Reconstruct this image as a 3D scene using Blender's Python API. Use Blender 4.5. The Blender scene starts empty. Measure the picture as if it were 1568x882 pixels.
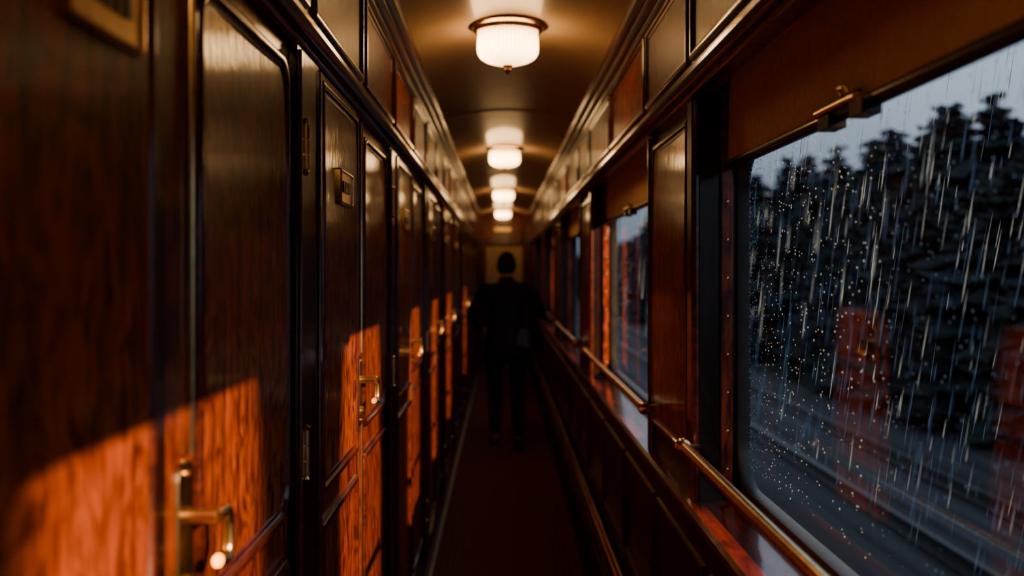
import bpy, bmesh, math, random
from math import sin, cos, pi, radians, sqrt
from mathutils import Vector, Matrix
random.seed(7)
scene = bpy.context.scene

# ------------------------------------------------------------------ materials
def new_mat(name):
    m = bpy.data.materials.new(name); m.use_nodes = True
    nt = m.node_tree
    b = nt.nodes.get('Principled BSDF')
    return m, nt, b

def wood(name, dark, light, rough=0.42, coat=0.5, scale=(26, 26, 1.3), fig=2.2, p0=.41, p1=.59):
    m, nt, b = new_mat(name)
    N = nt.nodes; L = nt.links
    tc = N.new('ShaderNodeTexCoord')
    mp = N.new('ShaderNodeMapping'); mp.inputs['Scale'].default_value = scale
    L.new(tc.outputs['Object'], mp.inputs['Vector'])
    n1 = N.new('ShaderNodeTexNoise'); n1.inputs['Scale'].default_value = 3.0
    n1.inputs['Detail'].default_value = 7; n1.inputs['Distortion'].default_value = 0.8
    L.new(mp.outputs['Vector'], n1.inputs['Vector'])
    mp2 = N.new('ShaderNodeMapping'); mp2.inputs['Scale'].default_value = (7, 7, 3.0) if scale[2] < 5 else (5, 1.5, 5)
    L.new(tc.outputs['Object'], mp2.inputs['Vector'])
    n2 = N.new('ShaderNodeTexNoise'); n2.inputs['Scale'].default_value = fig
    n2.inputs['Detail'].default_value = 5; n2.inputs['Distortion'].default_value = 2.6
    L.new(mp2.outputs['Vector'], n2.inputs['Vector'])
    mx = N.new('ShaderNodeMath'); mx.operation = 'MULTIPLY_ADD'; mx.inputs[1].default_value = .38
    h = N.new('ShaderNodeMath'); h.operation = 'MULTIPLY'; h.inputs[1].default_value = 0.62
    L.new(n2.outputs['Fac'], h.inputs[0])
    L.new(n1.outputs['Fac'], mx.inputs[0]); L.new(h.outputs[0], mx.inputs[2])
    cr = N.new('ShaderNodeValToRGB')
    cr.color_ramp.elements[0].position = p0
    cr.color_ramp.elements[1].position = p1
    L.new(mx.outputs[0], cr.inputs['Fac'])
    cr.color_ramp.elements[0].color = (*dark, 1); cr.color_ramp.elements[1].color = (*light, 1)
    L.new(cr.outputs['Color'], b.inputs['Base Color'])
    b.inputs['Roughness'].default_value = rough
    b.inputs['Specular IOR Level'].default_value = 0.12
    b.inputs['Coat Weight'].default_value = coat
    b.inputs['Coat Roughness'].default_value = 0.10
    bp = N.new('ShaderNodeBump'); bp.inputs['Strength'].default_value = 0.05
    bp.inputs['Distance'].default_value = 0.01
    L.new(n2.outputs['Fac'], bp.inputs['Height'])
    L.new(bp.outputs['Normal'], b.inputs['Normal']); L.new(bp.outputs['Normal'], b.inputs['Coat Normal'])
    return m

def plain(name, col, rough=0.5, metal=0.0, coat=0.0, noise=0.0, nscale=20, bump=0.0, spec=0.5):
    m, nt, b = new_mat(name)
    N = nt.nodes; L = nt.links
    b.inputs['Roughness'].default_value = rough
    b.inputs['Metallic'].default_value = metal
    b.inputs['Coat Weight'].default_value = coat
    b.inputs['Specular IOR Level'].default_value = spec
    tc = N.new('ShaderNodeTexCoord')
    n = N.new('ShaderNodeTexNoise'); n.inputs['Scale'].default_value = nscale; n.inputs['Detail'].default_value = 5
    L.new(tc.outputs['Object'], n.inputs['Vector'])
    cr = N.new('ShaderNodeValToRGB')
    cr.color_ramp.elements[0].position = 0.3; cr.color_ramp.elements[1].position = 0.7
    cr.color_ramp.elements[0].color = (*[c*(1-noise) for c in col], 1)
    cr.color_ramp.elements[1].color = (*[min(1, c*(1+noise)) for c in col], 1)
    L.new(n.outputs['Fac'], cr.inputs['Fac']); L.new(cr.outputs['Color'], b.inputs['Base Color'])
    if bump:
        bp = N.new('ShaderNodeBump'); bp.inputs['Strength'].default_value = bump; bp.inputs['Distance'].default_value = 0.005
        L.new(n.outputs['Fac'], bp.inputs['Height']); L.new(bp.outputs['Normal'], b.inputs['Normal'])
    return m

M_WOOD = wood('mahogany', (0.045, 0.006, 0.002), (0.25, 0.044, 0.010))
M_WOOD2 = wood('mahogany_flame', (0.052, 0.007, 0.002), (0.35, 0.072, 0.016), fig=2.8)
M_FRZ = wood('mahogany_frieze', (0.060, 0.007, 0.002), (0.34, 0.055, 0.012), fig=2.8, coat=.2)
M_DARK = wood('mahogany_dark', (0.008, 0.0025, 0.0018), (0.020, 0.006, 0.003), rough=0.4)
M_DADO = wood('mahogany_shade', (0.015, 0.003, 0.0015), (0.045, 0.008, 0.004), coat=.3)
M_TRIM = wood('mahogany_trim', (0.035, 0.006, 0.003), (0.11, 0.017, 0.007), rough=0.35, scale=(22, 1.6, 22), coat=.9)
M_SILL = wood('sill_wood', (0.08, 0.010, 0.004), (0.22, 0.027, 0.011), rough=0.3, scale=(22, 1.6, 22), coat=1.0)
M_BRASS = plain('brass', (0.80, 0.55, 0.26), 0.24, 1.0, noise=0.2, nscale=30)
M_STEEL = plain('window_steel', (0.035, 0.037, 0.04), 0.35, 0.5, noise=0.2)
M_CEIL = plain('ceiling_paint', (0.70, 0.48, 0.28), 0.36, 0.0, noise=0.06, nscale=6, coat=0.25)
M_BLIND = plain('blind_fabric', (0.78, 0.53, 0.31), 0.8, noise=0.12, nscale=60, bump=0.3)
M_SUIT = plain('suit_cloth', (0.010, 0.010, 0.013), 0.9, noise=0.2, nscale=80, bump=0.2, spec=.2)
M_SKIN = plain('skin', (0.36, 0.19, 0.13), 0.5, noise=0.06, nscale=30)
M_HAIR = plain('hair', (0.012, 0.009, 0.008), 0.7, noise=0.3, nscale=60, bump=0.6, spec=.2)
M_SHOE = plain('shoe_leather', (0.01, 0.009, 0.008), 0.3, noise=0.2)
M_CLOTH = plain('linen', (0.035, 0.048, 0.065), 0.8, noise=0.06, nscale=50, bump=0.2)
M_TREE = plain('conifer_needles', (0.012, 0.019, 0.021), 0.9, noise=0.5, nscale=8, spec=0.1)
M_KICK = plain('kick_strip', (0.34, 0.32, 0.28), 0.4, 0.6, noise=0.2)
M_EYE = plain('eye_white', (0.7, 0.7, 0.68), 0.2)

# carpet
M_CARPET, nt, b = new_mat('carpet')
tc = nt.nodes.new('ShaderNodeTexCoord')
mp = nt.nodes.new('ShaderNodeMapping'); mp.inputs['Scale'].default_value = (40, 40, 40)
mp.inputs['Rotation'].default_value = (0, 0, radians(45))
vo = nt.nodes.new('ShaderNodeTexChecker'); vo.inputs['Scale'].default_value = 1
vo.inputs['Color1'].default_value = (0.13, 0.034, 0.025, 1); vo.inputs['Color2'].default_value = (0.09, 0.026, 0.020, 1)
nt.links.new(tc.outputs['Object'], mp.inputs['Vector']); nt.links.new(mp.outputs['Vector'], vo.inputs['Vector'])
nt.links.new(vo.outputs['Color'], b.inputs['Base Color']); b.inputs['Roughness'].default_value = 0.95
b.inputs['Specular IOR Level'].default_value = 0.1

# glass pane: transparent + Schlick gloss (symmetric for both sides of the sheet)
M_GLASS, nt, b = new_mat('window_glass')
nt.nodes.remove(b)
out = nt.nodes['Material Output']
tr = nt.nodes.new('ShaderNodeBsdfTransparent'); tr.inputs['Color'].default_value = (0.93, 0.96, 0.98, 1)
gl = nt.nodes.new('ShaderNodeBsdfGlossy'); gl.inputs['Roughness'].default_value = 0.03
ge = nt.nodes.new('ShaderNodeNewGeometry')
dt = nt.nodes.new('ShaderNodeVectorMath'); dt.operation = 'DOT_PRODUCT'
nt.links.new(ge.outputs['Incoming'], dt.inputs[0]); nt.links.new(ge.outputs['True Normal'], dt.inputs[1])
def mth(op, a, bval):
    n = nt.nodes.new('ShaderNodeMath'); n.operation = op
    for i, x in enumerate((a, bval)):
        if x is None: continue
        if isinstance(x, (int, float)): n.inputs[i].default_value = x
        else: nt.links.new(x, n.inputs[i])
    return n.outputs[0]
f = mth('ABSOLUTE', dt.outputs['Value'], None)
f = mth('SUBTRACT', 1.0, f); f = mth('POWER', f, 5.0); f = mth('MULTIPLY', f, .45); f = mth('ADD', f, .06)
mi = nt.nodes.new('ShaderNodeMixShader')
nt.links.new(f, mi.inputs['Fac']); nt.links.new(tr.outputs[0], mi.inputs[1]); nt.links.new(gl.outputs[0], mi.inputs[2])
nt.links.new(mi.outputs[0], out.inputs['Surface'])

# rain water
M_RAIN, nt, b = new_mat('rain_water')
nt.nodes.remove(b); out = nt.nodes['Material Output']
RC = (0.56, 0.77, 0.95, 1)
d = nt.nodes.new('ShaderNodeBsdfDiffuse'); d.inputs['Color'].default_value = RC
t = nt.nodes.new('ShaderNodeBsdfTranslucent'); t.inputs['Color'].default_value = RC
g = nt.nodes.new('ShaderNodeBsdfGlossy'); g.inputs['Roughness'].default_value = 0.25; g.inputs['Color'].default_value = RC
m1 = nt.nodes.new('ShaderNodeMixShader'); m1.inputs['Fac'].default_value = 0.5
m2 = nt.nodes.new('ShaderNodeMixShader'); m2.inputs['Fac'].default_value = 0.2
nt.links.new(d.outputs[0], m1.inputs[1]); nt.links.new(t.outputs[0], m1.inputs[2])
nt.links.new(m1.outputs[0], m2.inputs[1]); nt.links.new(g.outputs[0], m2.inputs[2]); nt.links.new(m2.outputs[0], out.inputs['Surface'])

# lamp glass: opal bowl, brightest around the bulb, dimmer at rim, base and between ribs
M_LAMP, nt, b = new_mat('lamp_glass')
b.inputs['Base Color'].default_value = (0.9, 0.8, 0.65, 1); b.inputs['Roughness'].default_value = 0.3
tc = nt.nodes.new('ShaderNodeTexCoord'); sx = nt.nodes.new('ShaderNodeSeparateXYZ')
nt.links.new(tc.outputs['Generated'], sx.inputs[0])
z = mth('SUBTRACT', sx.outputs['Z'], .45); z = mth('MULTIPLY', z, 1.75); z = mth('POWER', mth('ABSOLUTE', z, None), 2.0)
z = mth('SUBTRACT', 1.0, z); z = mth('MAXIMUM', z, .06)
ang = mth('ARCTAN2', mth('SUBTRACT', sx.outputs['Y'], .5), mth('SUBTRACT', sx.outputs['X'], .5))
rib = mth('MULTIPLY', mth('SINE', mth('MULTIPLY', ang, 48.0), None), .22); rib = mth('ADD', rib, .80)
st = mth('MULTIPLY', mth('MULTIPLY', z, rib), 19.0)
nt.links.new(st, b.inputs['Emission Strength'])
b.inputs['Emission Color'].default_value = (1.0, 0.56, 0.21, 1)

M_FROST = plain('frosted_glass', (0.46, 0.33, 0.21), 0.5, noise=0.1, nscale=8)

# ground
M_GROUND, nt, b = new_mat('trackside_ground')
tc = nt.nodes.new('ShaderNodeTexCoord'); mp = nt.nodes.new('ShaderNodeMapping')
mp.inputs['Scale'].default_value = (1.6, 0.05, 1)
n = nt.nodes.new('ShaderNodeTexNoise'); n.inputs['Scale'].default_value = 2.5; n.inputs['Detail'].default_value = 6
cr = nt.nodes.new('ShaderNodeValToRGB'); cr.color_ramp.elements[0].position = .4; cr.color_ramp.elements[1].position = .7
cr.color_ramp.elements[0].color = (0.005, 0.007, 0.009, 1); cr.color_ramp.elements[1].color = (0.035, 0.043, 0.055, 1)
nt.links.new(tc.outputs['Object'], mp.inputs['Vector']); nt.links.new(mp.outputs['Vector'], n.inputs['Vector'])
nt.links.new(n.outputs['Fac'], cr.inputs['Fac']); nt.links.new(cr.outputs['Color'], b.inputs['Base Color'])
b.inputs['Roughness'].default_value = 0.8; b.inputs['Specular IOR Level'].default_value = .2

# ------------------------------------------------------------------ mesh builder
class MB:
    def __init__(s): s.v = []; s.f = []; s.m = []; s.mats = []
    def mi(s, mat):
        if mat not in s.mats: s.mats.append(mat)
        return s.mats.index(mat)
    def box(s, x0, x1, y0, y1, z0, z1, mat):
        i = len(s.v); k = s.mi(mat)
        s.v += [(x, y, z) for x in (x0, x1) for y in (y0, y1) for z in (z0, z1)]
        for q in ((0, 1, 3, 2), (4, 6, 7, 5), (0, 4, 5, 1), (2, 3, 7, 6), (0, 2, 6, 4), (1, 5, 7, 3)):
            s.f.append(tuple(i+a for a in q)); s.m.append(k)
    def loft(s, loops, mat, closed=True, cap0=False, cap1=False):
        k = s.mi(mat); n = len(loops[0]); i0 = len(s.v)
        for lp in loops: s.v += [tuple(p) for p in lp]
        for a in range(len(loops)-1):
            for j in range(n if closed else n-1):
                jj = (j+1) % n
                s.f.append((i0+a*n+j, i0+a*n+jj, i0+(a+1)*n+jj, i0+(a+1)*n+j)); s.m.append(k)
        if cap0: s.f.append(tuple(i0+j for j in range(n))); s.m.append(k)
        if cap1: s.f.append(tuple(i0+(len(loops)-1)*n+j for j in range(n))); s.m.append(k)
    def tube(s, pts, r, mat, n=12, caps=True):
        pts = [Vector(p) for p in pts]
        rs = r if isinstance(r, (list, tuple)) else [r]*len(pts)
        loops = []
        up = None
        for i, p in enumerate(pts):
            t = (pts[min(i+1, len(pts)-1)] - pts[max(i-1, 0)]).normalized()
            if up is None:
                up = Vector((0, 0, 1)) if abs(t.z) < .9 else Vector((1, 0, 0))
            a = t.cross(up).normalized(); bb = a.cross(t).normalized(); up = bb
            loops.append([p + (a*cos(2*pi*j/n) + bb*sin(2*pi*j/n))*rs[i] for j in range(n)])
        s.loft(loops, mat, True, caps, caps)
    def lathe(s, c, prof, mat, n=32, ribs=0, amp=0):
        loops = []
        for (r, z) in prof:
            loops.append([(c[0]+(r*(1+(amp*cos(ribs*2*pi*j/n) if ribs else 0)))*cos(2*pi*j/n),
                           c[1]+(r*(1+(amp*cos(ribs*2*pi*j/n) if ribs else 0)))*sin(2*pi*j/n), c[2]+z) for j in range(n)])
        s.loft(loops, mat, True, True, True)
    def build(s, name, bevel=0.0, smooth=True, parent=None, angle=35, recalc=True):
        me = bpy.data.meshes.new(name); me.from_pydata(s.v, [], s.f)
        for m in s.mats: me.materials.append(m)
        me.polygons.foreach_set('material_index', s.m)
        if recalc:
            bm = bmesh.new(); bm.from_mesh(me); bmesh.ops.recalc_face_normals(bm, faces=bm.faces); bm.to_mesh(me); bm.free()
        if smooth:
            me.polygons.foreach_set('use_smooth', [True]*len(me.polygons))
            me.set_sharp_from_angle(angle=radians(angle))
        me.update()
        o = bpy.data.objects.new(name, me); scene.collection.objects.link(o)
        if bevel:
            md = o.modifiers.new('bevel', 'BEVEL'); md.width = bevel; md.segments = 2; md.limit_method = 'ANGLE'; md.angle_limit = radians(50)
        if parent: o.parent = parent
        return o

def rr(u0, u1, v0, v1, r, n=6, m=0):
    r = max(r, 0.0006); out = []
    for (cu, cv, a0) in ((u1-r, v1-r, 0), (u0+r, v1-r, 90), (u0+r, v0+r, 180), (u1-r, v0+r, 270)):
        for i in range(n+1):
            a = radians(a0 + 90*i/n); out.append((cu+r*cos(a), cv+r*sin(a)))
    if m:
        o2 = []; N = len(out)
        for i, p in enumerate(out):
            o2.append(p)
            if i % (n+1) == n:
                q = out[(i+1) % N]
                for j in range(1, m): o2.append((p[0]+(q[0]-p[0])*j/m, p[1]+(q[1]-p[1])*j/m))
        out = o2
    return out

def panel(mb, P, u0, u1, v0, v1, r=0.004, field=M_WOOD, mould=M_TRIM, raise_=0.012, w=0.03, bow=0.0):
    prof = [(0, 0), (.003, raise_*0.8), (.010, raise_), (.017, raise_*0.9), (.021, raise_*0.4), (w, raise_*0.3), (w+.003, -0.003)]
    loops = []
    for (o, h) in prof:
        loops.append([P(u, v, h) for u, v in rr(u0+o, u1-o, v0+o, v1-o, max(r-o*0.5, 0.001))])
    mb.loft(loops, mould)
    o = w+.003
    rad = max(r-o*0.5, 0.001)
    if not bow:
        mb.loft([[P(u, v, .001) for u, v in rr(u0+o-.002, u1-o+.002, v0+o-.002, v1-o+.002, rad)]], field, True, False, True)
        return
    # polished field, curve added to steer the lamp glare (dished across, crowned along its height)
    cu, cv = (u0+u1)/2, (v0+v1)/2; a_, b_ = (u1-u0)/2, (v1-v0)/2
    base = rr(u0+o-.004, u1-o+.004, v0+o-.004, v1-o+.004, rad, 5, 8)
    lps = []
    for q in range(13):
        s_ = 1-q/12.5
        lp = []
        for (u, v) in base:
            uu = (u-cu)*s_; vv = (v-cv)*s_
            lp.append(P(cu+uu, cv+vv, .001+bow*(uu/a_)**2+bow*.9*(1-(vv/b_)**2)))
        lps.append(lp)
    skirt = [P(u, v, -.004) for (u, v) in base]
    mb.loft([skirt]+lps, field, True, False, True)

XL, XR = -0.41, 0.50
H = 1.62
Y0, Y1 = -1.6, 16.6
PL = lambda u, v, n: (XL+n, u, v)
PLd = lambda u, v, n: (XL-0.012+n, u, v)
PR = lambda u, v, n: (XR-n, u, v)
PP = lambda u, v, n: (0.52-n, u, v)

# ------------------------------------------------------------------ room shell
mb = MB(); mb.box(-0.6, 0.75, Y0, Y1+.2, -0.1, 0, M_CARPET); mb.build('floor')
mb = MB(); mb.box(XL-0.12, XL-0.03, Y0, Y1, 0, 2.75, M_DARK)
S0 = 0.59; MOD = 1.63
ks = range(-1, 10)
for k in ks:
    s = S0+MOD*k; e = min(s+.59, Y1)
    if s > Y1: continue
    mb.box(XL-.04, XL, max(s, Y0), e, 0, 2.09, M_WOOD)
    panel(mb, PL, s+.02, s+.57, 1.11, 2.05, 0.004, M_WOOD2, bow=.006)
    panel(mb, PL, s+.02, s+.57, 0.20, 1.05, 0.004, M_WOOD)
mb.box(XL-.04, XL, Y0, Y1, 2.07, 2.52, M_WOOD)
for k in range(-1, 9):
    f = 2.93-MOD + MOD*(k-0)
    if f+MOD < Y1:
        panel(mb, PL, f+.03, f+MOD*.5-.03, 2.165, 2.43, 0.004, M_FRZ)
        panel(mb, PL, f+MOD*.5+.03, f+MOD-.03, 2.165, 2.43, 0.004, M_FRZ)
mb.build('wall_left', bevel=0.002)
def run(name, prof, mat):
    m = MB(); m.loft([[(x, Y0, z) for x, z in prof], [(x, Y1, z) for x, z in prof]], mat, True, True, True)
    return m.build(name, angle=25)
def mould_prof(x, sgn, pts):
    return [(x+sgn*a, z) for a, z in pts]
railp = [(-.02, 2.075), (.006, 2.075), (.012, 2.082), (.020, 2.086), (.030, 2.094), (.036, 2.106), (.036, 2.116), (.028, 2.122), (.022, 2.130), (.012, 2.136), (.008, 2.145), (-.02, 2.145)]
run('trim_1', mould_prof(XL, 1, railp), M_TRIM)
corn = [(-.02, 2.445), (.006, 2.445), (.012, 2.452), (.012, 2.462), (.024, 2.468), (.034, 2.480), (.034, 2.488), (.046, 2.494), (.058, 2.506), (.062, 2.520), (.062, 2.535), (-.02, 2.60)]
run('trim_2', mould_prof(XL, 1, corn), M_TRIM)
run('trim_3', mould_prof(XR, -1, railp), M_TRIM)
run('trim_4', mould_prof(XR, -1, corn), M_TRIM)
run('baseboard_left', mould_prof(XL, 1, [(-.02, 0), (.022, 0), (.022, .015), (.018, .02), (.018, .10), (.010, .12), (-.02, .12)]), M_DARK)
m = MB(); m.box(XL+.022, XL+.042, Y0, Y1, 0.0, 0.012, M_KICK); m.build('trim_5', bevel=.003)

# doors
di = 0
for k in ks:
    s = S0+MOD*k
    if s+1.4 > Y1: continue
    di += 1
    root = bpy.data.objects.new('door_%d' % di, None); scene.collection.objects.link(root)
    mb = MB()
    mb.box(XL-.045, XL-.012, s+.645, s+1.375, 0.02, 2.07, M_WOOD)
    panel(mb, PLd, s+.765, s+1.345, 1.14, 2.03, 0.06, M_WOOD2, M_TRIM, 0.014, bow=.0065)
    panel(mb, PLd, s+.765, s+1.345, 0.20, 1.07, 0.03, M_WOOD, M_TRIM, 0.014)
    mb.build('leaf', bevel=.002, parent=root)
    mb = MB()
    mb.tube([(XL-.008, s+.748, 1.375), (XL-.008, s+.748, 2.06)], 0.0055, M_BRASS, 10)
    mb.tube([(XL-.008, s+.748, .03), (XL-.008, s+.748, 1.165)], 0.0055, M_BRASS, 10)
    mb.build('edge_rod', parent=root)
    mb = MB()
    mb.box(XL-.045, XL-.004, s+.59, s+.64, 0, 2.07, M_DARK)
    mb.box(XL-.045, XL+.006, s+1.38, s+1.615, 0, 2.07, M_DARK)
    mb.box(XL-.045, XL+.014, s+1.385, s+1.40, 0, 2.06, M_TRIM)
    mb.box(XL-.045, XL+.012, s+1.60, s+1.625, 0, 2.06, M_TRIM)
    mb.build('jamb', bevel=.003, parent=root)
    mb = MB()
    for hz in (1.87, 1.25, .35):
        yy = s+1.425
        mb.box(XL+.004, XL+.009, yy-.025, yy+.03, hz-.045, hz+.045, M_BRASS)
        for q in range(3):
            mb.tube([(XL+.014, yy-.0, hz-.045+q*.031), (XL+.014, yy, hz-.045+q*.031+.028)], .0075, M_BRASS, 12)
        mb.tube([(XL+.014, yy, hz+.045), (XL+.014, yy, hz+.053), (XL+.014, yy, hz+.058)], [.005, .008, .003], M_BRASS, 10)
        mb.tube([(XL+.014, yy, hz-.046), (XL+.014, yy, hz-.052), (XL+.014, yy, hz-.058)], [.005, .008, .003], M_BRASS, 10)
    mb.build('hinges', parent=root)
    mb = MB(); yh = s+.722
    loops = []
    for (ins, h) in ((0, 0), (0, .004), (.003, .007)):
        loops.append([PLd(u, v, h) for u, v in rr(yh-.034+ins, yh+.034-ins, 1.16+ins, 1.37-ins, .026-ins)])
    mb.loft(loops, M_BRASS, True, True, True)
    zh = 1.297
    mb.tube([(XL-.008, yh, zh), (XL+.02, yh, zh), (XL+.036, yh, zh)], [.012, .010, .013], M_BRASS, 14)
    xh = XL+.036
    pts = [(xh, yh-.008, zh), (xh, yh+.012, zh), (xh, yh+.030, zh), (xh, yh+.042, zh-.003), (xh, yh+.050, zh-.011),
           (xh, yh+.052, zh-.025), (xh, yh+.052, zh-.050), (xh, yh+.048, zh-.062), (xh, yh+.036, zh-.068), (xh-.002, yh+.022, zh-.067), (xh-.004, yh+.015, zh-.064)]
    mb.tube(pts, .009, M_BRASS, 14)
    mb.tube([(XL-.008, yh, 1.205), (XL+.004, yh, 1.205), (XL+.006, yh, 1.205)], [.014, .013, .007], M_BRASS, 16)
    for zz in (1.178, 1.352):
        mb.tube([(XL-.006, yh, zz), (XL+.0005, yh, zz)], [.005, .004], M_BRASS, 8)
    mb.build('lock_handle', parent=root)
    mb = MB(); yc = s+.34 if k != 0 else s+.42; zc = 1.83 if k != 0 else 1.90
    loops = []
    for (ins, h) in ((0, -.002), (0, .012), (.004, .015), (.007, .015), (.009, .012)):
        loops.append([PL(u, v, h) for u, v in rr(yc-.10+ins, yc+.10-ins, zc-.045+ins, zc+.045-ins, .006)])
    mb.loft(loops, M_BRASS, True, True, True)
    for q in range(5):
        mb.box(XL+.012, XL+.015, yc-.06+q*.025, yc-.045+q*.025, zc-.012, zc+.015, M_DARK)
    o = mb.build('number_plate'); o.parent = root

# ------------------------------------------------------------------ right side
WIN = [(-0.9, 2.62), (3.42, 5.64), (6.42, 8.64), (9.42, 11.64), (12.42, 14.64)]
PIL = [(Y0, -0.9), (2.62, 3.42), (5.64, 6.42), (8.64, 9.42), (11.64, 12.42), (14.64, Y1)]
XO = .655
mb = MB()
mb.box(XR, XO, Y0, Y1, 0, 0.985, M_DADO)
mb.box(XR, .56, Y0, Y1, 2.09, 2.56, M_WOOD)
mb.box(.63, XO, Y0, Y1, 1.97, 2.75, M_WOOD)
mb.box(.55, .65, Y0, Y1, 2.13, 2.2, M_DARK)
for a, b_ in PIL:
    mb.box(.52, XO, a, b_, .98, 2.1, M_DARK)
    if b_-a > .7 and a > 0:
        panel(mb, PP, a+.13, b_-.04, 1.10, 2.04, .004, M_WOOD2, bow=.006)
        mb.box(.505, .53, a+.03, a+.09, 1.01, 2.075, M_TRIM)
        mb.tube([(.512, a+.01, 1.0), (.512, a+.01, 2.07)], .012, M_TRIM, 10)
        mb.tube([(.512, b_-.01, 1.0), (.512, b_-.01, 2.07)], .012, M_TRIM, 10)
for a, b_ in PIL[1:-1]:
    panel(mb, PR, a+.02, b_-.02, 2.165, 2.43, .004, M_FRZ)
for a, b_ in WIN:
    mid = (a+b_)/2
    panel(mb, PR, a+.02, mid-.02, 2.165, 2.43, .004, M_FRZ)
    panel(mb, PR, mid+.02, b_-.02, 2.165, 2.43, .004, M_FRZ)
y = Y0
while y < Y1-.3:
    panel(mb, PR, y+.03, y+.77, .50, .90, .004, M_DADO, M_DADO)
    y += .80
mb.build('wall_right', bevel=.002)

XG = .644
for i, (a, b_) in enumerate(WIN):
    root = bpy.data.objects.new('window_%d' % (i+1), None); scene.collection.objects.link(root)
    mb = MB()
    ua, ub, va, vb = a+.05, b_-.012, 1.065, 1.925
    outer = [(.632, u, v) for u, v in rr(a, b_, .985, 1.99, .001)]
    r1 = [(.630, u, v) for u, v in rr(ua-.02, ub+.008, va-.03, vb+.03, .13)]
    mb.loft([outer, r1], M_WOOD)
    loops = []
    for (o, x) in ((.024, .630), (.022, .620), (.014, .616), (.004, .620), (0, .630), (0, .650)):
        oy = o*.4
        loops.append([(x, u, v) for u, v in rr(ua-oy, ub+oy, va-o, vb+o, .115+o)])
    mb.loft(loops, M_STEEL)
    outer2 = [(.658, u, v) for u, v in rr(a-.1, b_+.1, .9, 2.1, .001)]
    mb.loft([loops[-1], outer2], M_STEEL)
    mb.build('surround', bevel=0, parent=root)
    mb = MB()
    lp = [(XG, u, v) for u, v in rr(ua-.001, ub+.001, va-.001, vb+.001, .115, 8)]
    mb.loft([lp], M_GLASS, True, True, False)
    mb.build('pane', smooth=False, parent=root)
    mb = MB()
    prof = [(.640, 0.985), (.640, 1.02), (.52, 1.008), (.492, 1.006), (.482, .998), (.482, .984), (.490, .972), (.500, .966)]
    mb.loft([[(x, a, z) for x, z in prof], [(x, b_, z) for x, z in prof]], M_SILL, True, True, True)
    mb.build('sill', angle=30, parent=root)
    bl = bpy.data.objects.new('roller_blind', None); scene.collection.objects.link(bl)
    mb = MB()
    n = 40; loops = []
    for q in range(n+1):
        yy = a+.02+(b_-a-.04)*q/n
        w = .0015*sin(q*1.3)
        loops.append([(.597+w, yy, 2.135), (.592+w, yy, 2.06), (.590+w, yy, 1.90), (.594+w, yy, 1.90), (.596+w, yy, 2.06), (.601+w, yy, 2.135)])
    mb.loft(loops, M_BLIND, True, True, True); mb.build('fabric', parent=bl)
    mb = MB()
    mb.tube([(.592, a+.015, 1.893), (.592, b_-.015, 1.893)], .013, M_DARK, 14)
    mid = 1.70 if i == 0 else (a+b_)/2
    mb.build('hem_bar', parent=bl)
    mb = MB()
    mb.box(.575, .583, mid-.09, mid+.09, 1.885, 1.915, M_DARK)
    mb.tube([(.572, mid-.10, 1.900), (.572, mid-.06, 1.902), (.572, mid+.06, 1.902), (.572, mid+.10, 1.900)], [.009, .007, .007, .009], M_BRASS, 12)
    mb.tube([(.575, mid-.05, 1.915), (.57, mid-.05, 1.925), (.57, mid-.015, 1.928), (.575, mid-.015, 1.915)], .004, M_BRASS, 8)
    mb.box(.568, .60, mid-.13, mid-.07, 1.868, 1.893, M_DARK)
    mb.box(.568, .60, mid+.03, mid+.09, 1.868, 1.893, M_DARK)
    mb.build('catch', bevel=.002, parent=bl)
    mb = MB()
    mb.box(.575, .605, b_-.018, b_-.002, 1.03, 2.09, M_WOOD)
    mb.box(.575, .605, a+.002, a+.018, 1.03, 2.09, M_WOOD)
    for q in range(9):
        zz = 1.1+q*.1
        mb.tube([(.590, b_-.016, zz), (.590, b_-.021, zz)], [.005, .004], M_BRASS, 8)
    mb.build('blind_guides', bevel=.002, parent=root)
    mb = MB()
    zr, xr = 1.165, .47
    ya, yb = (a+.1, b_-.06) if i == 0 else (a-.12, b_-.0)
    mb.tube([(xr, ya, zr), (xr, yb, zr)], .0135, M_BRASS, 16)
    for ye, sg in ((ya, -1), (yb, 1)):
        mb.tube([(xr, ye, zr), (xr, ye+sg*.006, zr), (xr, ye+sg*.010, zr), (xr, ye+sg*.022, zr), (xr, ye+sg*.034, zr), (xr, ye+sg*.040, zr)],
                [.0135, .019, .017, .021, .015, .004], M_BRASS, 16)
    def arm(p0, p1):
        p0 = Vector(p0); p1 = Vector(p1)
        mb.tube([p0, p0.lerp(p1, .4), p0.lerp(p1, .8), p0.lerp(p1, .9), p1], [.010, .007, .009, .017, .018], M_BRASS, 12)
    if i == 0: arm((xr, yb-.01, zr), (.52, 2.64, zr-.01))
    else:
        arm((xr, ya+.02, zr), (.521, ya+.03, zr)); arm((xr, yb-.02, zr), (.521, b_+.04, zr))
    mb.build('brass_handrail')
for n_, (a, b_) in enumerate(PIL):
    mb = MB()
    prof = [(.525, 0.985), (.525, 1.01), (.492, 1.006), (.482, .998), (.482, .984), (.490, .972), (.500, .966)]
    mb.loft([[(x, a, z) for x, z in prof], [(x, b_, z) for x, z in prof]], M_SILL, True, True, True)
    mb.build('trim_%d' % (10+n_), angle=30)

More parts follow.
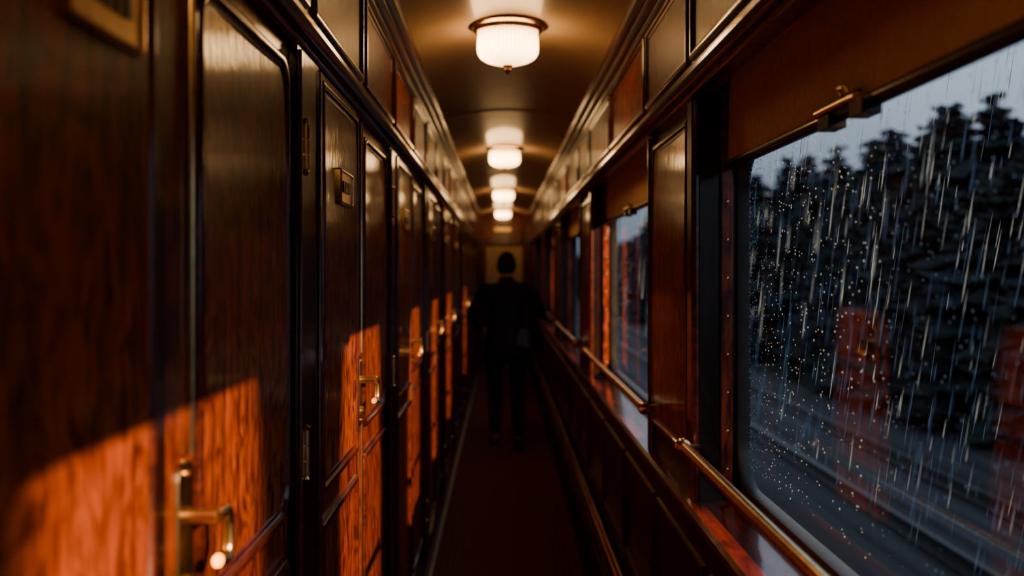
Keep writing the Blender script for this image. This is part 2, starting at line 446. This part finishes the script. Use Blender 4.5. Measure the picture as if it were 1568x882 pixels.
# heater casing with brass guard bars
mb = MB()
mb.box(.445, .484, Y0+.01, Y1-.08, 0, .36, M_DARK)
y = Y0+.1
while y < Y1-.8:
    for q in range(14):
        mb.box(.441, .448, y+.06+q*.045, y+.085+q*.045, .06, .30, M_DADO)
    y += .8
mb.box(.436, .484, Y0+.01, Y1-.08, .36, .378, M_DADO)
for zz in (.42, .47):
    mb.tube([(.450, Y0+.01, zz), (.450, Y1-.08, zz)], .007, M_BRASS, 10)
y = Y0+.3
while y < Y1-.1:
    mb.tube([(.450, y, .37), (.450, y, .475)], .006, M_BRASS, 8)
    y += 1.6
mb.build('heater_casing', bevel=.0015)

# ------------------------------------------------------------------ ceiling
def ceil_z(x):
    t = (x-(XL+XR)/2)/((XR-XL)/2); return 2.60-.085*t*t
mb = MB()
xs = [XL-.02+(XR-XL+.04)*i/24 for i in range(25)]
ys = [Y0+(Y1-Y0)*i/20 for i in range(21)]
loops = [[(x, yy, ceil_z(x)) for x in xs]+[(x, yy, 2.8) for x in reversed(xs)] for yy in ys]
mb.loft(loops, M_CEIL, True, True, True); mb.build('ceiling', angle=40)
mb = MB()
for k in range(-1, 4):
    yy = 6.1+3.97*k
    if yy > Y1 or yy < Y0: continue
    l = []
    for dy, dz in ((-.012, .004), (-.012, -.003), (-.006, -.005), (.006, -.005), (.012, -.003), (.012, .004)):
        l.append([(x, yy+dy, ceil_z(x)+dz) for x in xs])
    mb.loft(l, M_CEIL, False)
mb.build('trim_20')

# end wall + door
mb = MB()
mb.box(-.6, .75, Y1, Y1+.15, 0, 2.8, M_WOOD)
mb.box(XL, XR, Y1-.04, Y1, 2.12, 2.56, M_WOOD)
mb.box(XL, XR, Y1-.06, Y1, 2.10, 2.14, M_TRIM)
mb.build('wall_end', bevel=.003)
mb = MB(); mb.box(-.6, .75, Y0-.1, Y0, -0.1, 2.8, M_DARK); mb.build('wall_back')
PE = lambda u, v, n: (u, Y1-.03-n, v)
root = bpy.data.objects.new('door_%d' % (di+1), None); scene.collection.objects.link(root)
mb = MB()
mb.box(-.33, .42, Y1-.03, Y1, 0.01, 2.09, M_WOOD)
panel(mb, PE, -.29, .38, 1.2, 2.05, .03, M_FROST, M_TRIM, .02)
panel(mb, PE, -.29, .38, .15, 1.05, .01, M_WOOD, M_TRIM, .02)
mb.build('leaf', bevel=.002, parent=root)
mb = MB()
mb.box(-.38, -.33, Y1-.05, Y1, 0, 2.1, M_TRIM); mb.box(.42, .46, Y1-.05, Y1, 0, 2.1, M_TRIM)
mb.box(-.33, .42, Y1-.04, Y1, 0, .03, M_BRASS)
mb.build('frame', bevel=.003, parent=root)
mb = MB()
loops = [[(u, Y1-.04-h, v) for u, v in rr(-.13+i_, .17-i_, 2.26+i_, 2.34-i_, .01)] for i_, h in ((0, 0), (0, .006), (.006, .010), (.010, .006))]
mb.loft(loops, M_BRASS, True, True, True); mb.build('name_plate', parent=root)
mb = MB(); mb.tube([(.36, Y1-.03, 1.1), (.36, Y1-.08, 1.1), (.30, Y1-.085, 1.1), (.25, Y1-.08, 1.1)], .009, M_BRASS, 10)
mb.build('handle', parent=root)

# ------------------------------------------------------------------ ceiling lamps
XC = .025
for k in range(0, 5):
    yy = 3.97*k
    zc = ceil_z(XC)
    root = bpy.data.objects.new('ceiling_lamp', None); scene.collection.objects.link(root)
    mb = MB()
    mb.lathe((XC, yy, zc), [(.10, .01), (.160, .004), (.166, -.004), (.162, -.012), (.150, -.018), (.142, -.020), (.138, -.028), (.130, -.034), (.122, -.034), (.118, -.030), (.10, -.02)], M_BRASS, 48)
    mb.build('brass_ring', parent=root)
    mb = MB()
    mb.lathe((XC, yy, zc), [(.112, -.026), (.118, -.034), (.120, -.060), (.121, -.080), (.121, -.100), (.118, -.118), (.108, -.134), (.088, -.147), (.055, -.157), (.012, -.161)], M_LAMP, 288, ribs=48, amp=.014)
    mb.build('ribbed_glass_bowl', parent=root)
    mb = MB()
    mb.lathe((XC, yy, zc), [(.006, -.155), (.020, -.160), (.022, -.164), (.012, -.169), (.009, -.174), (.014, -.180), (.012, -.188), (.004, -.196), (.001, -.200)], M_BRASS, 20)
    mb.build('finial', parent=root)

# ------------------------------------------------------------------ walking man
man = bpy.data.objects.new('walking_man', None); scene.collection.objects.link(man)
MX, MY = 0.045, 9.10
man.location = (MX, MY, 0)
def skin(name, pts, edges, mat, root=0, sub=2, parent=man):
    me = bpy.data.meshes.new(name)
    me.from_pydata([p[0] for p in pts], edges, [])
    me.materials.append(mat)
    o = bpy.data.objects.new(name, me); scene.collection.objects.link(o); o.parent = parent
    sk = o.modifiers.new('skin', 'SKIN'); sk.use_smooth_shade = True
    sv = me.skin_vertices[0].data if me.skin_vertices else None
    if sv is None:
        bpy.context.view_layer.objects.active = o
        sv = me.skin_vertices[0].data
    for i, p in enumerate(pts):
        r = p[1]; sv[i].radius = r if isinstance(r, tuple) else (r, r); sv[i].use_root = (i == root)
    ss = o.modifiers.new('sub', 'SUBSURF'); ss.levels = sub; ss.render_levels = sub
    return o
B = [((0, 0, .97), (.165, .120)),
     ((0, 0, 1.12), (.158, .112)),
     ((0, .005, 1.28), (.182, .125)),
     ((0, 0, 1.42), (.165, .110)),
     ((0, 0, 1.50), (.080, .07)),
     ((0, .012, 1.545), (.058, .058)),
     ((-.200, -.005, 1.430), .078),
     ((-.300, -.045, 1.20), .058),
     ((-.250, .13, 1.085), .038),
     ((.200, -.005, 1.430), .078),
     ((.305, -.055, 1.245), .058),
     ((.350, .165, 1.195), .036),
     ((-.100, .01, .86), (.100, .10)),
     ((-.10, .10, .50), .070),
     ((-.105, .19, .11), .052),
     ((.100, -.01, .86), (.100, .10)),
     ((.10, .03, .50), .070),
     ((.105, -.17, .13), .052),
     ((-.255, -.02, 1.33), .068),
     ((.260, -.03, 1.35), .068)]
E = [(0, 1), (1, 2), (2, 3), (3, 4), (4, 5), (3, 6), (6, 18), (18, 7), (7, 8), (3, 9), (9, 19), (19, 10), (10, 11), (0, 12), (12, 13), (13, 14), (0, 15), (15, 16), (16, 17)]
skin('suit_body', B, E, M_SUIT)
mb = MB(); loops = []
for z, rx, ry in ((1.16, .160, .118), (1.05, .182, .134), (.95, .198, .148), (.86, .206, .156), (.855, .196, .148), (.95, .18, .13)):
    loops.append([(rx*cos(2*pi*j/32)*(1+.015*sin(5*2*pi*j/32)), ry*sin(2*pi*j/32), z) for j in range(32)])
mb.loft(loops, M_SUIT); mb.build('jacket_skirt', parent=man)
mb = MB(); loops = []
for z, r in ((1.49, .082), (1.53, .070), (1.553, .064), (1.55, .058)):
    loops.append([(r*cos(2*pi*j/24), .008+r*sin(2*pi*j/24), z+(.012 if sin(2*pi*j/24) < 0 else 0)) for j in range(24)])
mb.loft(loops, M_SUIT); mb.build('collar', parent=man)
def head_pt(th, ph):
    x = cos(ph)*cos(th); yv = cos(ph)*sin(th); z = sin(ph)
    X, Y, Z = x*.077, yv*.096, z*.118
    if Z < 0:
        f = 1+Z*2.2; X *= max(.55, f)
        if yv < 0: Y *= max(.55, 1+Z*3.2)
        else: Y *= max(.75, 1+Z*.8)
    if yv > 0:
        ax = abs(X)
        Y += .026*math.exp(-(X/.011)**2)*math.exp(-((Z+.022)/.020)**2)
        Y += .012*math.exp(-(X/.009)**2)*math.exp(-((Z-.005)/.022)**2)
        Y -= .010*math.exp(-((ax-.031)/.014)**2)*math.exp(-((Z-.004)/.012)**2)
        Y += .006*math.exp(-(X/.022)**2)*math.exp(-((Z+.055)/.008)**2)
        Y += .008*math.exp(-(X/.020)**2)*math.exp(-((Z+.092)/.014)**2)
        Y += .005*math.exp(-((ax-.03)/.02)**2)*math.exp(-((Z-.024)/.008)**2)
    return Vector((X, Y, Z))
HC = Vector((0, .025, 1.655))
mb = MB(); loops = []
for i in range(1, 48):
    ph = -pi/2+pi*i/48
    loops.append([HC+head_pt(2*pi*j/64, ph) for j in range(64)])
mb.loft(loops, M_SKIN, True, True, True); mb.build('head', parent=man, angle=80)
skin('neck', [((0, .005, 1.50), .05), ((0, .012, 1.56), .052), ((0, .02, 1.62), .055)], [(0, 1), (1, 2)], M_SKIN)
for sg in (-1, 1):
    mb = MB(); loops = []
    for t, r, d_ in ((0, .006, 0), (.4, .017, .006), (.8, .020, .012), (1, .012, .015)):
        loops.append([HC+Vector((sg*(.072+d_), -.004+r*cos(2*pi*j/16)*.7, .0+r*sin(2*pi*j/16)*1.5)) for j in range(16)])
    mb.loft(loops, M_SKIN, True, True, True); mb.build('ear', parent=man)
    mb = MB()
    mb.lathe((HC.x+sg*.031, HC.y+.078, HC.z-.007), [(.001, -.011+.011), (.008, .003), (.011, .010), (.008, .017), (.001, .021)], M_EYE, 12)
    mb.build('eye', parent=man)
mb = MB(); loops = []
rnd = random.Random(3)
for i in range(0, 40):
    ph = -.55+(pi/2+.53)*i/40
    lp = []
    for j in range(72):
        th = 2*pi*j/72; p = head_pt(th, ph)
        face = max(0, sin(th))
        cut = 1.0
        if face > .3 and ph < .55: cut = .90
        k_ = (1.17+.05*sin(th*11+ph*9)*cos(ph*13+th*3)+rnd.uniform(-.02, .02)) if cut == 1 else .90
        lp.append(HC+Vector((p.x*k_, p.y*k_, p.z*(k_*.97 if p.z > 0 else 1))))
    loops.append(lp)
mb.loft(loops, M_HAIR, True, True, True); mb.build('hair', parent=man, angle=80)
def hand(name, wrist, a, b_, c, curl, th_c=25):
    a = Vector(a).normalized(); c = Vector(c); c = (c-a*c.dot(a)).normalized(); b_ = Vector(b_); b_ = (b_-a*b_.dot(a)-c*b_.dot(c)).normalized()
    w = Vector(wrist)
    pts = [(w, (.026, .020)), (w+a*.035, (.030, .017)), (w+a*.065, (.034, .015))]
    ed = [(0, 1), (1, 2)]
    for off, ln, ex in ((.030, .95, -.004), (.010, 1.05, 0), (-.010, 1.0, -.002), (-.029, .8, -.008)):
        p = w+a*(.088+ex)+b_*off; pts.append((p, .0095)); ed.append((2, len(pts)-1)); ang = 0
        for seg, cu in zip((.042, .026, .020), curl):
            ang += radians(cu); p = p+(a*cos(ang)+c*sin(ang))*seg*ln
            pts.append((p, .0085 if seg > .03 else .0075)); ed.append((len(pts)-2, len(pts)-1))
    p = w+a*.030+b_*.026+c*.004; pts.append((p, .013)); ed.append((1, len(pts)-1))
    for seg, cu in zip((.034, .028, .024), (0, th_c, th_c)):
        d_ = (a*.75+b_*.75).normalized(); ang = radians(cu)
        p = p+(d_*cos(ang)+c*sin(ang))*seg; pts.append((p, .0095)); ed.append((len(pts)-2, len(pts)-1))
    skin(name, pts, ed, M_SKIN)
hand('hand_left', (-.246, .145, 1.078), (.25, .85, -.45), (.9, 0, .2), (.25, -.2, -.9), (25, 35, 25))
hand('hand_right', (.355, .185, 1.198), (.85, .5, .06), (-.4, .85, 0), (0, 0, -1), (25, 65, 55), 45)
for nm, w0, w1 in (('cuff_left', (-.250, .125, 1.088), (-.245, .150, 1.075)), ('cuff_right', (.348, .155, 1.197), (.354, .185, 1.198))):
    mb = MB(); mb.tube([w0, w1], [.038, .033], M_CLOTH, 20); mb.build(nm, parent=man)
for nm, ax, ay, az, pit in (('shoe_left', -.105, .19, 0.0, 0), ('shoe_right', .105, -.19, .0, 22)):
    mb = MB(); loops = []
    for t, w_, h_ in ((-.075, .022, .05), (-.06, .034, .075), (-.02, .038, .085), (.04, .040, .07), (.10, .046, .05), (.15, .044, .038), (.185, .032, .028), (.20, .012, .016)):
        lp = []
        for j in range(16):
            an = 2*pi*j/16; xx = w_*cos(an); zz = max(0.0, h_*.5+h_*.5*sin(an)*1.05) if sin(an) > -.6 else 0.0
            q = radians(pit); yy = t
            zt = zz + max(0, (.12-yy))*sin(q); lp.append((ax+xx, ay+yy, az+zt))
        loops.append(lp)
    mb.loft(loops, M_SHOE, True, True, True); mb.build(nm, parent=man)
mb = MB(); loops = []
for q in range(9):
    z = 1.09-.018*q*1.15
    loops.append([(.10+.012*i_+.004*sin(q), -.146-.012*sin(i_*1.4+q*.3)-.014*(q/8), z) for i_ in range(9)])
mb.loft(loops, M_CLOTH, False)
o = mb.build('service_cloth', parent=man)
sd = o.modifiers.new('s', 'SOLIDIFY'); sd.thickness = .006

# ------------------------------------------------------------------ outside
mb = MB(); mb.box(.9, 120, -40, 220, -1.5, -1.2, M_GROUND); mb.build('trackside_ground')
mb = MB()
for xx in (4.3, 5.75):
    mb.box(xx-.035, xx+.035, -20, 160, -1.06, -1.02, M_STEEL); mb.box(xx-.012, xx+.012, -20, 160, -1.17, -1.06, M_STEEL); mb.box(xx-.07, xx+.07, -20, 160, -1.19, -1.17, M_STEEL)
mb.build('railway_track')

def conifer(seed, h=8.0):
    r = random.Random(seed); mb = MB()
    mb.tube([(0, 0, 0), (0, 0, h*.5), (0, 0, h)], [.16, .09, .015], M_TREE, 8)
    z = h*.06
    k = mb.mi(M_TREE)
    while z < h*.985:
        t = z/h; R = (1-t)**.7*h*.25*r.uniform(.75, 1.2)+.14
        nb = int(15-5*t)
        for i in range(nb):
            a = 2*pi*i/nb+r.uniform(-.3, .3); Rb = R*r.uniform(.55, 1.25); zz = z+r.uniform(-.2, .2)
            d_ = Vector((cos(a), sin(a), 0)); p = Vector((-sin(a), cos(a), 0)); n = 6
            dr = r.uniform(-.1, .45)
            for q in range(n+1):
                u = q/n; w = Rb*.42*(1-u)**.5*(.55+.45*(q % 2))+.03
                c_ = d_*(Rb*u)+Vector((0, 0, zz-Rb*dr*u*u+r.uniform(-.07, .07)))
                i0 = len(mb.v)
                mb.v += [tuple(c_+p*w+Vector((0, 0, -w*.8))), tuple(c_+Vector((0, 0, .04))), tuple(c_-p*w+Vector((0, 0, -w*.8)))]
                if q:
                    mb.f += [(i0-3, i0-2, i0+1, i0), (i0-2, i0-1, i0+2, i0+1)]; mb.m += [k, k]
        z += h*.032*r.uniform(.7, 1.2)
    me_o = mb.build('tree_mesh', smooth=False, recalc=False)
    me = me_o.data; bpy.data.objects.remove(me_o); return me
tm = [conifer(s_) for s_ in range(5)]
tl = bpy.data.objects.new('conifer_treeline', None); scene.collection.objects.link(tl)
r = random.Random(23)
for X0, sp, lo, hi in ((9.5, 1.3, .36, .62), (13, 1.6, .5, .78), (18, 2.6, .62, 1.10)):
    y = 6
    while y < 120:
        X = X0+r.uniform(-.8, .8)
        o = bpy.data.objects.new('tree', tm[r.randrange(5)]); scene.collection.objects.link(o); o.parent = tl
        top = 1.62+.36*X*r.uniform(lo, hi); sc = (top+1.2)/8.0
        o.location = (X, y+r.uniform(-.4, .4), -1.2); wv = sc*r.uniform(1.3, 1.9); o.scale = (wv, wv, sc); o.rotation_euler = (0, 0, r.uniform(0, 6.28))
        y += sp*r.uniform(.6, 1.4)

# rain
mb = MB(); k = mb.mi(M_RAIN); r = random.Random(5)
def drop(c, L_, w, dirv):
    i = len(mb.v); c = Vector(c); dv = Vector(dirv).normalized()
    a = dv.cross(Vector((1, 0, 0))).normalized(); bb = dv.cross(a)
    mb.v.append(tuple(c+dv*L_*.5))
    for q in (-.12, .25):
        for j in range(4):
            mb.v.append(tuple(c-dv*L_*q+(a*cos(j*pi/2)+bb*sin(j*pi/2))*w*(1 if q > 0 else .7)))
    mb.v.append(tuple(c-dv*L_*.5))
    for j in range(4):
        jj = (j+1) % 4
        mb.f += [(i, i+1+j, i+1+jj), (i+1+j, i+5+j, i+5+jj, i+1+jj), (i+9, i+5+jj, i+5+j)]; mb.m += [k]*3
for _ in range(950):
    u = r.random(); X = .72+u*u*3.0
    off = r.uniform(.085, .55); y = X/off
    z = 1.62+r.uniform(-.62, .5)*X
    sc = y/2.4
    drop((X, y, z), r.uniform(.03, .15)*min(sc, 2.2), r.uniform(.0003, .0010)*min(sc, 2.2), (0, -.36+r.uniform(-.05, .05), 1))
mb.build('falling_rain', smooth=True, angle=80)
mb = MB(); k = mb.mi(M_RAIN)
for _ in range(2600):
    a, b_ = WIN[0] if r.random() < .65 else WIN[r.choice((1, 1, 2))]
    y = b_-.03-(r.random()**2.0)*(b_-max(a, .7)-.1); z = 1.9-.8*r.random()**1.5
    rad = r.uniform(.0006, .0019); i = len(mb.v); n = 7
    for (rr_, x) in ((1, 0), (.75, .6), (.0, .9)):
        if rr_ == 0: mb.v.append((XG+.001+rad*x, y, z)); continue
        for j in range(n): mb.v.append((XG+.001+rad*x*.8, y+rad*rr_*cos(2*pi*j/n), z+rad*1.25*rr_*sin(2*pi*j/n)))
    for j in range(n):
        jj = (j+1) % n; mb.f += [(i+j, i+jj, i+n+jj, i+n+j), (i+n+j, i+n+jj, i+2*n)]; mb.m += [k, k]
mb.build('rain_beads', smooth=True, angle=80)

# ------------------------------------------------------------------ unseen spots added outside to throw the warm wall patches
def beam(name, yc, y_shift, zc=.95, width=.36, e=17000, size=11):
    src = Vector((6.6, yc-y_shift, 4.52)); tgt = Vector((XL, yc, zc))
    l = bpy.data.lights.new(name, 'SPOT'); l.energy = e; l.color = (1, .54, .24); l.spot_size = radians(size); l.spot_blend = .12
    l.shadow_soft_size = .05
    o = bpy.data.objects.new(name, l); scene.collection.objects.link(o); o.location = src
    o.rotation_euler = (tgt-src).to_track_quat('-Z', 'Y').to_euler(); o.scale = (width, 1, 1)
for yc in (1.28, 2.98, 4.62, 6.25, 7.85, 11.2, 12.9):
    beam('warm_patch_spot', yc, 6.2)

# ------------------------------------------------------------------ world
w = bpy.data.worlds.new('dusk_sky'); scene.world = w; w.use_nodes = True
nt = w.node_tree; bg = nt.nodes['Background']
tc = nt.nodes.new('ShaderNodeTexCoord'); sp = nt.nodes.new('ShaderNodeSeparateXYZ')
cr = nt.nodes.new('ShaderNodeValToRGB')
cr.color_ramp.elements[0].position = 0.08; cr.color_ramp.elements[0].color = (.15, .20, .27, 1)
cr.color_ramp.elements[1].position = .40; cr.color_ramp.elements[1].color = (.70, .84, 1.02, 1)
nz = nt.nodes.new('ShaderNodeTexNoise'); nz.inputs['Scale'].default_value = 3
mxx = nt.nodes.new('ShaderNodeMath'); mxx.operation = 'MULTIPLY_ADD'; mxx.inputs[1].default_value = .2
nt.links.new(tc.outputs['Generated'], sp.inputs[0]); nt.links.new(tc.outputs['Generated'], nz.inputs['Vector'])
nt.links.new(nz.outputs['Fac'], mxx.inputs[0]); nt.links.new(sp.outputs['Z'], mxx.inputs[2])
nt.links.new(mxx.outputs[0], cr.inputs['Fac']); nt.links.new(cr.outputs['Color'], bg.inputs['Color']); bg.inputs['Strength'].default_value = 1.0

# ------------------------------------------------------------------ camera
cam = bpy.data.cameras.new('camera'); co = bpy.data.objects.new('camera', cam); scene.collection.objects.link(co)
co.location = (0, 0, H); co.rotation_euler = (radians(90), 0, 0)
cam.lens = 35; cam.sensor_width = 36; cam.shift_x = 16/1568; cam.shift_y = -27/1568
cam.clip_start = .05; cam.clip_end = 500
cam.dof.use_dof = True; cam.dof.focus_distance = 2.4; cam.dof.aperture_fstop = 2.2
scene.camera = co
